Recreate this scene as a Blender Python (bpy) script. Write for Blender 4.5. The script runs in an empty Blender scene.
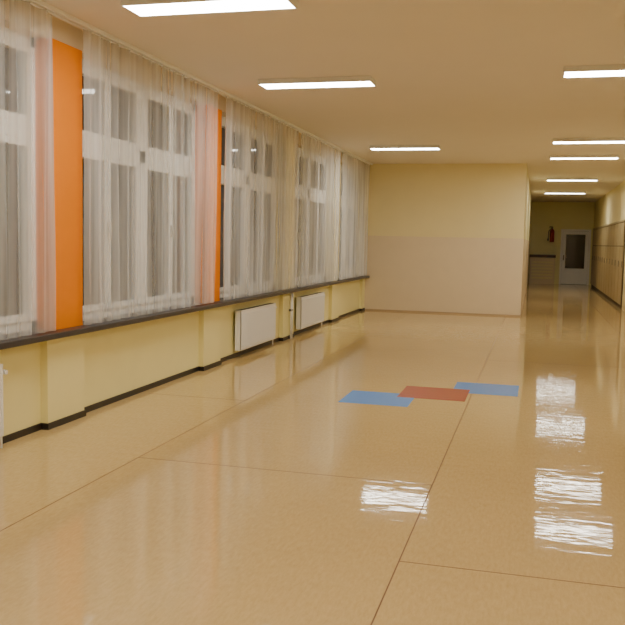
import bpy, math, random
from mathutils import Matrix, Vector, noise
random.seed(7)
XL=-3.61; YE=17.95; XC=-0.27; H=3.156; XR=2.07; YF=33.9; YB=-3.5; ZS=0.757

# ---------------------------------------------------------------- materials
def mat(name, col, rough=.6, noise_amt=0.0, nscale=8, bump=0.0, bscale=60, spec=.5, stretch=(1,1,1), metallic=0, coat=0):
    m=bpy.data.materials.new(name); m.use_nodes=True; nt=m.node_tree; b=nt.nodes['Principled BSDF']
    b.inputs['Roughness'].default_value=rough; b.inputs['Specular IOR Level'].default_value=spec
    b.inputs['Metallic'].default_value=metallic; b.inputs['Coat Weight'].default_value=coat
    tc=nt.nodes.new('ShaderNodeTexCoord'); mp=nt.nodes.new('ShaderNodeMapping'); mp.inputs['Scale'].default_value=stretch
    nt.links.new(tc.outputs['Object'],mp.inputs['Vector'])
    n=nt.nodes.new('ShaderNodeTexNoise'); n.inputs['Scale'].default_value=nscale; n.inputs['Detail'].default_value=4
    nt.links.new(mp.outputs['Vector'],n.inputs['Vector'])
    mx=nt.nodes.new('ShaderNodeMix'); mx.data_type='RGBA'
    a=noise_amt
    mx.inputs['A'].default_value=(*[c*(1-a) for c in col],1); mx.inputs['B'].default_value=(*[min(1,c*(1+a)) for c in col],1)
    nt.links.new(n.outputs['Fac'],mx.inputs['Factor']); nt.links.new(mx.outputs['Result'],b.inputs['Base Color'])
    if bump>0:
        n2=nt.nodes.new('ShaderNodeTexNoise'); n2.inputs['Scale'].default_value=bscale; n2.inputs['Detail'].default_value=3
        nt.links.new(mp.outputs['Vector'],n2.inputs['Vector'])
        bp=nt.nodes.new('ShaderNodeBump'); bp.inputs['Strength'].default_value=bump; bp.inputs['Distance'].default_value=.01
        nt.links.new(n2.outputs['Fac'],bp.inputs['Height']); nt.links.new(bp.outputs['Normal'],b.inputs['Normal'])
    return m
def S(r,g,b):
    f=lambda c:(c/255/12.92 if c/255<=.04045 else ((c/255+.055)/1.055)**2.4)
    return (f(r),f(g),f(b))

M={}
M['ceil']=mat('ceiling_paint',S(238,229,213),.9,.02,2,.1,120)
M['cream']=mat('cream_wall_paint',S(241,227,176),.7,.03,3,.15,150)
M['creamlit']=mat('cream_wall_paint_brightened',S(250,242,190),.7,.03,3,.15,150)  # wall cream made lighter, extra corridor light put into the colour
M['yellow']=mat('yellow_wall_paint',S(248,238,174),.45,.04,3,.12,150)
M['dado']=mat('beige_dado_paint',S(232,214,182),.5,.04,4,.2,200)
M['dadoline']=mat('dado_line_paint',S(190,165,130),.6)
M['orange']=mat('orange_paint',S(244,140,0),.6,.03,4,.1,150,spec=.2)
M['lintel']=mat('lintel_paint',S(228,210,180),.8,.03,3)
M['white']=mat('white_window_lacquer',S(252,252,252),.35,.02,10)
M['sill']=mat('dark_slate_sill',S(60,56,56),.35,.25,25,.1,90)
M['black']=mat('black_skirting',S(40,35,32),.4,.1,10)
M['rad']=mat('radiator_enamel',S(248,247,244),.3,.01,5)
M['fix']=mat('fixture_enamel',S(235,232,225),.4)
M['metal']=mat('grey_metal',S(130,128,125),.35,.03,20,metallic=.8)
M['lock']=mat('locker_laminate',S(176,157,114),.45,.12,6,stretch=(4,4,.6))
M['lockd']=mat('locker_gap',S(80,66,46),.6)
M['brown']=mat('dark_brown_wood',S(80,50,30),.4,.2,8,stretch=(1,6,6))
M['red']=mat('red_enamel',S(150,28,18),.3)
M['rubber']=mat('black_rubber',S(25,25,25),.6)
M['door']=mat('white_door_paint',S(252,252,252),.4,.02,5)
M['tileblue']=mat('blue_linoleum',S(74,144,230),.25,.05,40,.0)
M['tilered']=mat('red_linoleum',S(168,72,60),.25,.08,40,.0)
m=mat('night_window_glass',S(50,52,56),.04,.1,1,spec=.6); M['glass']=m
m=bpy.data.materials.new('lamp_diffuser'); m.use_nodes=True; b=m.node_tree.nodes['Principled BSDF']
b.inputs['Base Color'].default_value=(.9,.9,.88,1); b.inputs['Emission Color'].default_value=(1,.95,.84,1); b.inputs['Emission Strength'].default_value=32
M['lamp']=m
# sheer curtain
m=bpy.data.materials.new('sheer_voile'); m.use_nodes=True; nt=m.node_tree; nt.nodes.clear()
out=nt.nodes.new('ShaderNodeOutputMaterial'); mix=nt.nodes.new('ShaderNodeMixShader'); tr=nt.nodes.new('ShaderNodeBsdfTransparent')
df=nt.nodes.new('ShaderNodeBsdfDiffuse'); tl=nt.nodes.new('ShaderNodeBsdfTranslucent'); m2=nt.nodes.new('ShaderNodeMixShader'); m2.inputs[0].default_value=.12
df.inputs['Color'].default_value=(.95,.97,1,1); tl.inputs['Color'].default_value=(.95,.97,1,1)
tc=nt.nodes.new('ShaderNodeTexCoord'); mp=nt.nodes.new('ShaderNodeMapping'); mp.inputs['Scale'].default_value=(0,12,.2)
ns=nt.nodes.new('ShaderNodeTexNoise'); ns.inputs['Scale'].default_value=1.0; ns.inputs['Detail'].default_value=4
mr=nt.nodes.new('ShaderNodeMapRange'); mr.inputs['From Min'].default_value=.3; mr.inputs['From Max'].default_value=.7; mr.inputs['To Min'].default_value=.20; mr.inputs['To Max'].default_value=.50
L=nt.links.new
L(tc.outputs['Object'],mp.inputs['Vector']); L(mp.outputs['Vector'],ns.inputs['Vector']); L(ns.outputs['Fac'],mr.inputs['Value']); L(mr.outputs['Result'],mix.inputs[0])
L(df.outputs[0],m2.inputs[1]); L(tl.outputs[0],m2.inputs[2]); L(tr.outputs[0],mix.inputs[1]); L(m2.outputs[0],mix.inputs[2]); L(mix.outputs[0],out.inputs[0])
M['voile']=m
# floor linoleum
m=bpy.data.materials.new('polished_linoleum'); m.use_nodes=True; nt=m.node_tree; b=nt.nodes['Principled BSDF']; L=nt.links.new
tc=nt.nodes.new('ShaderNodeTexCoord')
def nz(scale,st,det=4,rough=.5):
    mp=nt.nodes.new('ShaderNodeMapping'); mp.inputs['Scale'].default_value=st; L(tc.outputs['Object'],mp.inputs['Vector'])
    n=nt.nodes.new('ShaderNodeTexNoise'); n.inputs['Scale'].default_value=scale; n.inputs['Detail'].default_value=det; n.inputs['Roughness'].default_value=rough; L(mp.outputs['Vector'],n.inputs['Vector']); return n
n1=nz(60,(1,.25,1),6,.7); n2=nz(.8,(1,1,1),3)
cr=nt.nodes.new('ShaderNodeValToRGB'); cr.color_ramp.elements[0].position=.3; cr.color_ramp.elements[1].position=.7
cr.color_ramp.elements[0].color=(*S(203,174,117),1); cr.color_ramp.elements[1].color=(*S(219,191,137),1); L(n1.outputs['Fac'],cr.inputs['Fac'])
mx=nt.nodes.new('ShaderNodeMix'); mx.data_type='RGBA'; mx.blend_type='MULTIPLY'; mx.inputs['Factor'].default_value=.35
cr2=nt.nodes.new('ShaderNodeValToRGB'); cr2.color_ramp.elements[0].color=(.82,.8,.78,1); cr2.color_ramp.elements[1].color=(1,1,1,1); cr2.color_ramp.elements[0].position=.3; cr2.color_ramp.elements[1].position=.7
L(n2.outputs['Fac'],cr2.inputs['Fac']); L(cr.outputs['Color'],mx.inputs['A']); L(cr2.outputs['Color'],mx.inputs['B']); L(mx.outputs['Result'],b.inputs['Base Color'])
n3=nz(2.2,(1,1,1),2); mr=nt.nodes.new('ShaderNodeMapRange'); mr.inputs['To Min'].default_value=.03; mr.inputs['To Max'].default_value=.07; L(n3.outputs['Fac'],mr.inputs['Value']); L(mr.outputs['Result'],b.inputs['Roughness'])
n4=nz(4.5,(1,3,1),2.2,.45)
bp=nt.nodes.new('ShaderNodeBump'); bp.inputs['Strength'].default_value=.6; bp.inputs['Distance'].default_value=.0019; L(n4.outputs['Fac'],bp.inputs['Height']); L(bp.outputs['Normal'],b.inputs['Normal'])
b.inputs['Specular IOR Level'].default_value=.42
M['floor']=m
M['seam']=mat('linoleum_weld_seam',S(120,82,45),.5)

# ---------------------------------------------------------------- mesh builder
class MB:
    def __init__(s): s.v=[];s.f=[];s.mi=[];s.mats=[]
    def m(s,k):
        if k not in s.mats: s.mats.append(k)
        return s.mats.index(k)
    def box(s,x0,x1,y0,y1,z0,z1,k):
        i=len(s.v); s.v+=[(x,y,z) for x in(x0,x1) for y in(y0,y1) for z in(z0,z1)]
        s.f+=[tuple(i+a for a in q) for q in((0,1,3,2),(4,6,7,5),(0,4,5,1),(2,3,7,6),(0,2,6,4),(1,5,7,3))]; s.mi+=[s.m(k)]*6; return s
    def cyl(s,p0,p1,r,k,n=16,r1=None):
        p0=Vector(p0);p1=Vector(p1);d=(p1-p0).normalized(); a=d.orthogonal().normalized(); b=d.cross(a); r1=r if r1 is None else r1
        i=len(s.v)
        for p,rr in((p0,r),(p1,r1)):
            for j in range(n):
                t=2*math.pi*j/n; s.v.append(tuple(p+a*rr*math.cos(t)+b*rr*math.sin(t)))
        for j in range(n): s.f.append((i+j,i+(j+1)%n,i+n+(j+1)%n,i+n+j)); s.mi.append(s.m(k))
        s.f.append(tuple(i+j for j in reversed(range(n)))); s.f.append(tuple(i+n+j for j in range(n))); s.mi+=[s.m(k)]*2; return s
    def obj(s,name,parent=None,bevel=0,smooth=False,origin=None):
        me=bpy.data.meshes.new(name)
        o0=Vector(origin) if origin else Vector((0,0,0))
        me.from_pydata([tuple(Vector(v)-o0) for v in s.v],[],s.f); me.update()
        for k in s.mats: me.materials.append(M[k])
        for p,i in zip(me.polygons,s.mi): p.material_index=i; p.use_smooth=smooth
        o=bpy.data.objects.new(name,me); o.location=o0; bpy.context.collection.objects.link(o)
        if bevel:
            b=o.modifiers.new('bevel','BEVEL'); b.width=bevel; b.segments=2; b.limit_method='ANGLE'
        if parent: o.parent=parent
        return o
def empty(name,loc=(0,0,0)):
    e=bpy.data.objects.new(name,None); bpy.context.collection.objects.link(e); e.location=(0,0,0); return e

# ---------------------------------------------------------------- shell
MB().box(-4.2,XR+.3,YB-.2,YF+.3,-.1,0,'floor').obj('floor')
MB().box(-4.2,XR+.3,YB-.2,YF+.3,H,H+.15,'ceil').obj('ceiling')
DZ=1.62
def wall(name,x0,x1,y0,y1,k='cream'):
    b=MB(); b.box(x0,x1,y0,y1,DZ,H,k); b.box(x0,x1,y0,y1,0,DZ,'dado'); return b.obj(name)
wall('wall_end',-4.0,XC,YE,YE+.3)
wall('wall_corridor_left',XC-.3,XC,YE+.3,YF,'creamlit')
wall('wall_right',XR,XR+.25,YB,YF)
wall('wall_back',-4.0,XR,YB-.2,YB)
DX0,DX1,DH=.88,1.98,2.12
b=MB()
for x0,x1 in((XC-.3,DX0),(DX1,XR+.25)):
    b.box(x0,x1,YF,YF+.25,DZ,H,'creamlit'); b.box(x0,x1,YF,YF+.25,0,DZ,'creamlit')
b.box(DX0,DX1,YF,YF+.25,DH,H,'creamlit'); b.obj('wall_far')

piers=[(-3.48,-2.94),(-.44,.13),(2.63,3.20),(5.64,6.18),(8.77,9.30),(11.84,12.41),(14.91,15.48),(17.70,17.95)]
XP=XL-.03
MB().box(-4.0,XP,YB,YE,0,ZS-.045,'yellow').box(-4.0,XP,YB,YE,2.98,H,'lintel').obj('wall_left')
for i,(p0,p1) in enumerate(piers):
    b=MB(); b.box(XP,XL+.03,p0,p1,0,ZS-.045,'yellow'); b.box(-4.0,XL,p0+.14,p1+.03,ZS,2.98,'orange' if i<5 else 'cream'); b.obj('wall_pier')
MB().box(-3.98,XL+.13,YB+.01,YE-.005,ZS-.045,ZS,'sill').obj('window_sill',bevel=.006)
b=MB(); prev=YB; bh=.05
for p0,p1 in piers:
    if p0>prev: b.box(XP,XP+.012,prev,p0,0,bh,'black')
    b.box(XL+.03,XL+.042,p0-.012,min(p1+.012,YE),0,bh,'black')
    b.box(XP,XL+.03,p0-.012,p0,0,bh,'black')
    if p1<YE: b.box(XP,XL+.03,p1,p1+.012,0,bh,'black')
    prev=p1
b.obj('baseboard_left')
MB().box(XL+.05,XC,YE-.012,YE,0,.03,'dadoline').obj('baseboard_end')
MB().box(XC,XC+.012,YE,YF,0,.06,'dadoline').obj('baseboard_corridor')

# ---------------------------------------------------------------- windows
def window(idx,y0,y1):
    e=empty('window_%d'%idx)
    xg=-3.80; z0=ZS; z1=2.98
    b=MB(); X0,X1=xg-.04,xg+.04; fw=.075
    b.box(X0,X1,y0,y0+fw,z0,z1,'white'); b.box(X0,X1,y1-fw,y1,z0,z1,'white')
    b.box(X0,X1,y0,y1,z0,z0+fw,'white'); b.box(X0,X1,y0,y1,z1-fw,z1,'white')
    zt=2.27; b.box(X0,X1+.015,y0+fw,y1-fw,zt-.06,zt+.06,'white')
    w=(y1-y0)/4
    b.box(X0,X1+.015,y0+2*w-.07,y0+2*w+.07,z0+fw,z1-fw,'white')
    b.obj('frame',e,.005)
    b=MB()
    for k in range(4):
        a=y0+k*w+(fw if k==0 else (.07 if k==2 else .004)); c=y0+(k+1)*w-(fw if k==3 else (.07 if k==1 else .004))
        for s0,s1 in((z0+fw,zt-.06),(zt+.06,z1-fw)):
            t=.055
            b.box(xg-.02,xg+.055,a,a+t,s0,s1,'white'); b.box(xg-.02,xg+.055,c-t,c,s0,s1,'white')
            b.box(xg-.02,xg+.055,a+t,c-t,s0,s0+t,'white'); b.box(xg-.02,xg+.055,a+t,c-t,s1-t,s1,'white')
    b.obj('sashes',e,.005)
    b=MB(); b.box(xg-.006,xg+.004,y0+.03,y1-.03,z0+.03,z1-.03,'glass'); b.obj('panes',e)
    b=MB()
    for k in (1,3): b.box(xg+.055,xg+.085,y0+k*w-.012,y0+k*w+.012,1.5,1.62,'fix')
    b.obj('handles',e)
for i in range(len(piers)-1):
    window(i+1,piers[i][1]+.03,piers[i+1][0]+.14)

# ---------------------------------------------------------------- curtains + rail
b=MB(); b.box(XL+.05,XL+.075,YB+.1,YE-.03,H-.03,H-.001,'white'); b.box(XL+.11,XL+.135,YB+.1,YE-.03,H-.03,H-.001,'white')
b.obj('curtain_rail',bevel=.003)
def curtain(y0,y1,seed,x=XL+.085,zb=ZS+.012,zt=H-.035):
    rnd=random.Random(seed); dy=.01; n=int((y1-y0)/dy); nz_=22
    ph=rnd.random()*10; v=[];f=[]
    for i in range(n+1):
        y=y0+(y1-y0)*i/n
        for j in range(nz_+1):
            t=j/nz_; z=zb+(zt-zb)*t
            warp=noise.noise((y*1.6+ph,seed,t*.5))*1.2
            env=noise.noise((y*1.3,seed+5,t*.6))*.5+.5
            amp=.008+.04*env*env
            ph2=2*math.pi*(y/.17)+warp*5
            xx=x+amp*math.sin(ph2)*(1-.3*t**3)+.007*math.sin(ph2*2.3+ph)*env
            yy=y+.036*env*math.cos(ph2)*(1-.3*t)+.02*noise.noise((y*1.0,t*2,seed+9))
            v.append((xx,yy,z))
    for i in range(n):
        for j in range(nz_):
            a=i*(nz_+1)+j; f.append((a,a+nz_+1,a+nz_+2,a+1))
    me=bpy.data.meshes.new('sheer_curtain'); me.from_pydata(v,[],f); me.materials.append(M['voile'])
    for p in me.polygons: p.use_smooth=True
    o=bpy.data.objects.new('sheer_curtain',me); bpy.context.collection.objects.link(o); return o
for k,(a,c) in enumerate([(-3.2,-.3),(-.05,2.75),(2.9,5.65),(6.10,8.97),(9.20,12.3),(12.5,15.1),(15.30,17.85)]): curtain(a,c,k+1)

# ---------------------------------------------------------------- radiators
def radiator(y0,y1,z0=.10,z1=.60):
    e=empty('radiator'); xf=XL+.09; xb=XL+.01
    b=MB()
    n=max(int((y1-y0)/.0333),6); w=(y1-y0)/n
    b.box(xf-.015,xf,y0,y1,z0,z1,'rad')
    for k in range(n):
        a=y0+k*w
        b.box(xf,xf+.006,a+w*.2,a+w*.8,z0+.04,z1-.04,'rad')
    b.box(xb,xb+.015,y0+.01,y1-.01,z0+.01,z1-.01,'rad')
    b.obj('front_panel',e,.003)
    b=MB(); b.box(xb,xf,y0,y0+.006,z0,z1,'rad'); b.box(xb,xf,y1-.006,y1,z0,z1,'rad')
    b.box(xb,xf,y0,y1,z1-.004,z1+.004,'rad')
    k=y0+.03
    while k<y1-.03: b.box(xb+.012,xf-.012,k,k+.012,z1+.004,z1+.006,'metal'); k+=.03
    b.obj('side_and_top_grille',e)
    b=MB()
    for yy in(y0+.15,y1-.15): b.box(XP+.001,xb,yy,yy+.03,z0+.05,z1-.05,'metal')
    b.cyl((xb+.03,y1,z1-.06),(xb+.03,y1+.06,z1-.06),.012,'rad'); b.cyl((xb+.03,y1+.04,z1-.06),(xb+.08,y1+.04,z1-.06),.016,'rad')
    b.cyl((xb+.03,y1,z0+.05),(xb+.03,y1+.06,z0+.05),.010,'rad')
    b.cyl((xb+.03,y1+.04,z1-.06),(xb+.03,y1+.04,.0),.009,'rad')
    b.obj('valve_and_brackets',e)
radiator(3.55,5.0); radiator(9.85,11.28); radiator(12.62,14.1)
e=empty('heating_pipe'); b=MB(); 
b.cyl((XL+.06,12.16,.0),(XL+.06,12.16,ZS-.045),.013,'rad'); b.cyl((XL+.06,12.22,.0),(XL+.06,12.22,ZS-.045),.013,'rad')
b.obj('pipes',e,smooth=True)
b=MB(); b.box(XL+.031,XL+.07,12.14,12.24,.42,.45,'metal'); b.obj('clamp',e)

# ---------------------------------------------------------------- ceiling lights
def lamp(x,y):
    e=empty('ceiling_light'); w,d=1.2,.30
    b=MB(); z0=H-.055
    b.box(x,x+w,y-d/2,y+d/2,z0+.012,H-.001,'fix')
    t=.012
    b.box(x,x+w,y-d/2,y-d/2+t,z0,z0+.012,'fix'); b.box(x,x+w,y+d/2-t,y+d/2,z0,z0+.012,'fix')
    b.box(x,x+t,y-d/2+t,y+d/2-t,z0,z0+.012,'fix'); b.box(x+w-t,x+w,y-d/2+t,y+d/2-t,z0,z0+.012,'fix')
    b.obj('housing',e)
    MB().box(x+t,x+w-t,y-d/2+t,y+d/2-t,z0+.003,z0+.011,'lamp').obj('diffuser',e)
for y in(-.5,2.5,5.62,8.60,14.65): lamp(-2.88,y)
for y in(-.5,2.5,8.42,13.9,16.45,21.95,27.4): lamp(.17,y)

# ---------------------------------------------------------------- floor inlays & seams
h=.0015
MB().box(-1.73,-1.08,7.54,8.19,0,h,'tileblue').obj('blue_floor_tile')
MB().box(-.77,-.12,8.46,9.12,0,h,'tileblue').obj('blue_floor_tile.001')
MB().box(-1.25,-.6,8.0,8.66,0,h+.001,'tilered').obj('red_floor_tile')
b=MB(); w=.0032
for x in(-2.56,-.565,1.43): b.box(x-w,x+w,YB,YE if x<XC else YF,0,.0006,'seam')
b.box(-2.56,-.565,5.13-w,5.13+w,0,.0006,'seam'); b.box(-.565,1.43,3.83-w,3.83+w,0,.0006,'seam'); b.box(-.565,1.43,11.0-w,11.0+w,0,.0006,'seam'); b.box(-3.55,-2.56,7.3-w,7.3+w,0,.0006,'seam'); b.box(-2.56,-.565,13-w,13+w,0,.0006,'seam')
b.obj('trim_1')

# ---------------------------------------------------------------- far door
e=empty('door_1'); b=MB(); y0=YF-.03; y1=YF+.06
b.box(DX0,DX0+.07,y0,y1,0,DH,'door'); b.box(DX1-.07,DX1,y0,y1,0,DH,'door'); b.box(DX0+.07,DX1-.07,y0,y1,DH-.07,DH,'door'); b.obj('frame',e,.004)
b=MB(); a,c=DX0+.075,DX1-.075; q0,q1=YF,YF+.045
b.box(a,a+.12,q0,q1,.01,DH-.075,'door'); b.box(c-.12,c,q0,q1,.01,DH-.075,'door'); b.box(a+.12,c-.12,q0,q1,.01,.62,'door'); b.box(a+.12,c-.12,q0,q1,DH-.2,DH-.075,'door')
b.box(a+.18,c-.18,q0-.01,q0,.12,.52,'door'); b.obj('leaf',e,.004)
MB().box(a+.11,c-.11,q0+.018,q0+.026,.6,DH-.19,'glass').obj('pane',e)
b=MB(); b.cyl((a+.06,q0,1.05),(a+.06,q0-.05,1.05),.012,'metal'); b.cyl((a+.06,q0-.05,1.05),(a+.18,q0-.05,1.05),.01,'metal'); b.box(a+.035,a+.085,q0-.004,q0,.93,1.13,'metal'); b.obj('handle',e)

e=empty('radiator_cover_ledge')
MB().box(XC+.02,.72,YF-.3,YF-.002,1.02,1.12,'brown').obj('ledge',e,.006)
b=MB(); b.box(XC+.03,.70,YF-.24,YF-.002,0,1.02,'dado')
for k in range(6): b.box(XC+.1,.63,YF-.25,YF-.24,.2+k*.12,.26+k*.12,'cream')
b.obj('cover',e,.004)
e=empty('fire_extinguisher'); x,y,z=.55,YF-.12,1.62
b=MB(); b.cyl((x,y,z),(x,y,z+.42),.085,'red',24); b.cyl((x,y,z+.42),(x,y,z+.5),.085,'red',24,.03); b.obj('body',e,smooth=False,bevel=.005)
b=MB(); b.cyl((x,y,z+.5),(x,y,z+.55),.025,'metal'); b.box(x-.12,x+.03,y-.012,y+.012,z+.55,z+.565,'rubber'); b.box(x-.11,x+.02,y-.012,y+.012,z+.58,z+.595,'rubber'); b.obj('valve',e)
b=MB(); b.cyl((x-.03,y,z+.53),(x-.13,y,z+.42),.012,'rubber'); b.cyl((x-.13,y,z+.42),(x-.14,y,z+.15),.012,'rubber'); b.cyl((x-.14,y,z+.15),(x-.15,y,z+.05),.015,'rubber',16,.03); b.obj('hose',e)
b=MB(); b.box(x-.04,x+.04,y+.08,YF,z+.1,z+.4,'metal'); b.obj('bracket',e)

def lockers(ya,yb):
    e=empty('coat_lockers'); x0=XR-.06; x1=XR-.003
    b=MB(); b.box(x0,x1,ya,yb,.08,2.1,'lockd'); b.box(x0+.02,x1,ya,yb,0,.08,'lockd'); b.box(x0-.03,x1,ya,yb,2.1,2.14,'lock'); b.obj('carcass',e)
    b=MB(); n=round((yb-ya)/.9); w=(yb-ya)/n
    for k in range(n):
        for q0,q1 in((.1,1.5),(1.52,2.08)):
            b.box(x0-.02,x0,ya+k*w+.03,ya+(k+1)*w-.03,q0,q1,'lock')
        b.box(x0-.035,x0-.02,ya+k*w+.06,ya+k*w+.08,1.0,1.15,'metal')
    b.obj('doors',e,.003)
lockers(21.3,33.0)
MB().box(XR-.05,XR,20.5,21.2,0,H-.001,'cream').obj('wall_pilaster')

# ---------------------------------------------------------------- world & camera
w=bpy.data.worlds.new('night'); bpy.context.scene.world=w; w.use_nodes=True
w.node_tree.nodes['Background'].inputs[0].default_value=(.01,.013,.02,1); w.node_tree.nodes['Background'].inputs[1].default_value=.5
yaw,pitch,roll,f=.2585,.0861,.0213,840
F=Vector((-math.sin(yaw)*math.cos(pitch),math.cos(yaw)*math.cos(pitch),-math.sin(pitch)))
R=Vector((math.cos(yaw),math.sin(yaw),0)); U=R.cross(F)
c,s=math.cos(roll),math.sin(roll); R2=c*R+s*U; U2=-s*R+c*U
cd=bpy.data.cameras.new('camera'); co=bpy.data.objects.new('camera',cd); bpy.context.collection.objects.link(co)
mt=Matrix.Identity(4)
for i in range(3): mt[i][0]=R2[i]; mt[i][1]=U2[i]; mt[i][2]=-F[i]; mt[i][3]=(0,0,1.5)[i]
co.matrix_world=mt; cd.sensor_width=36; cd.lens=f/625*36; cd.clip_end=200; cd.clip_start=.05
bpy.context.scene.camera=co
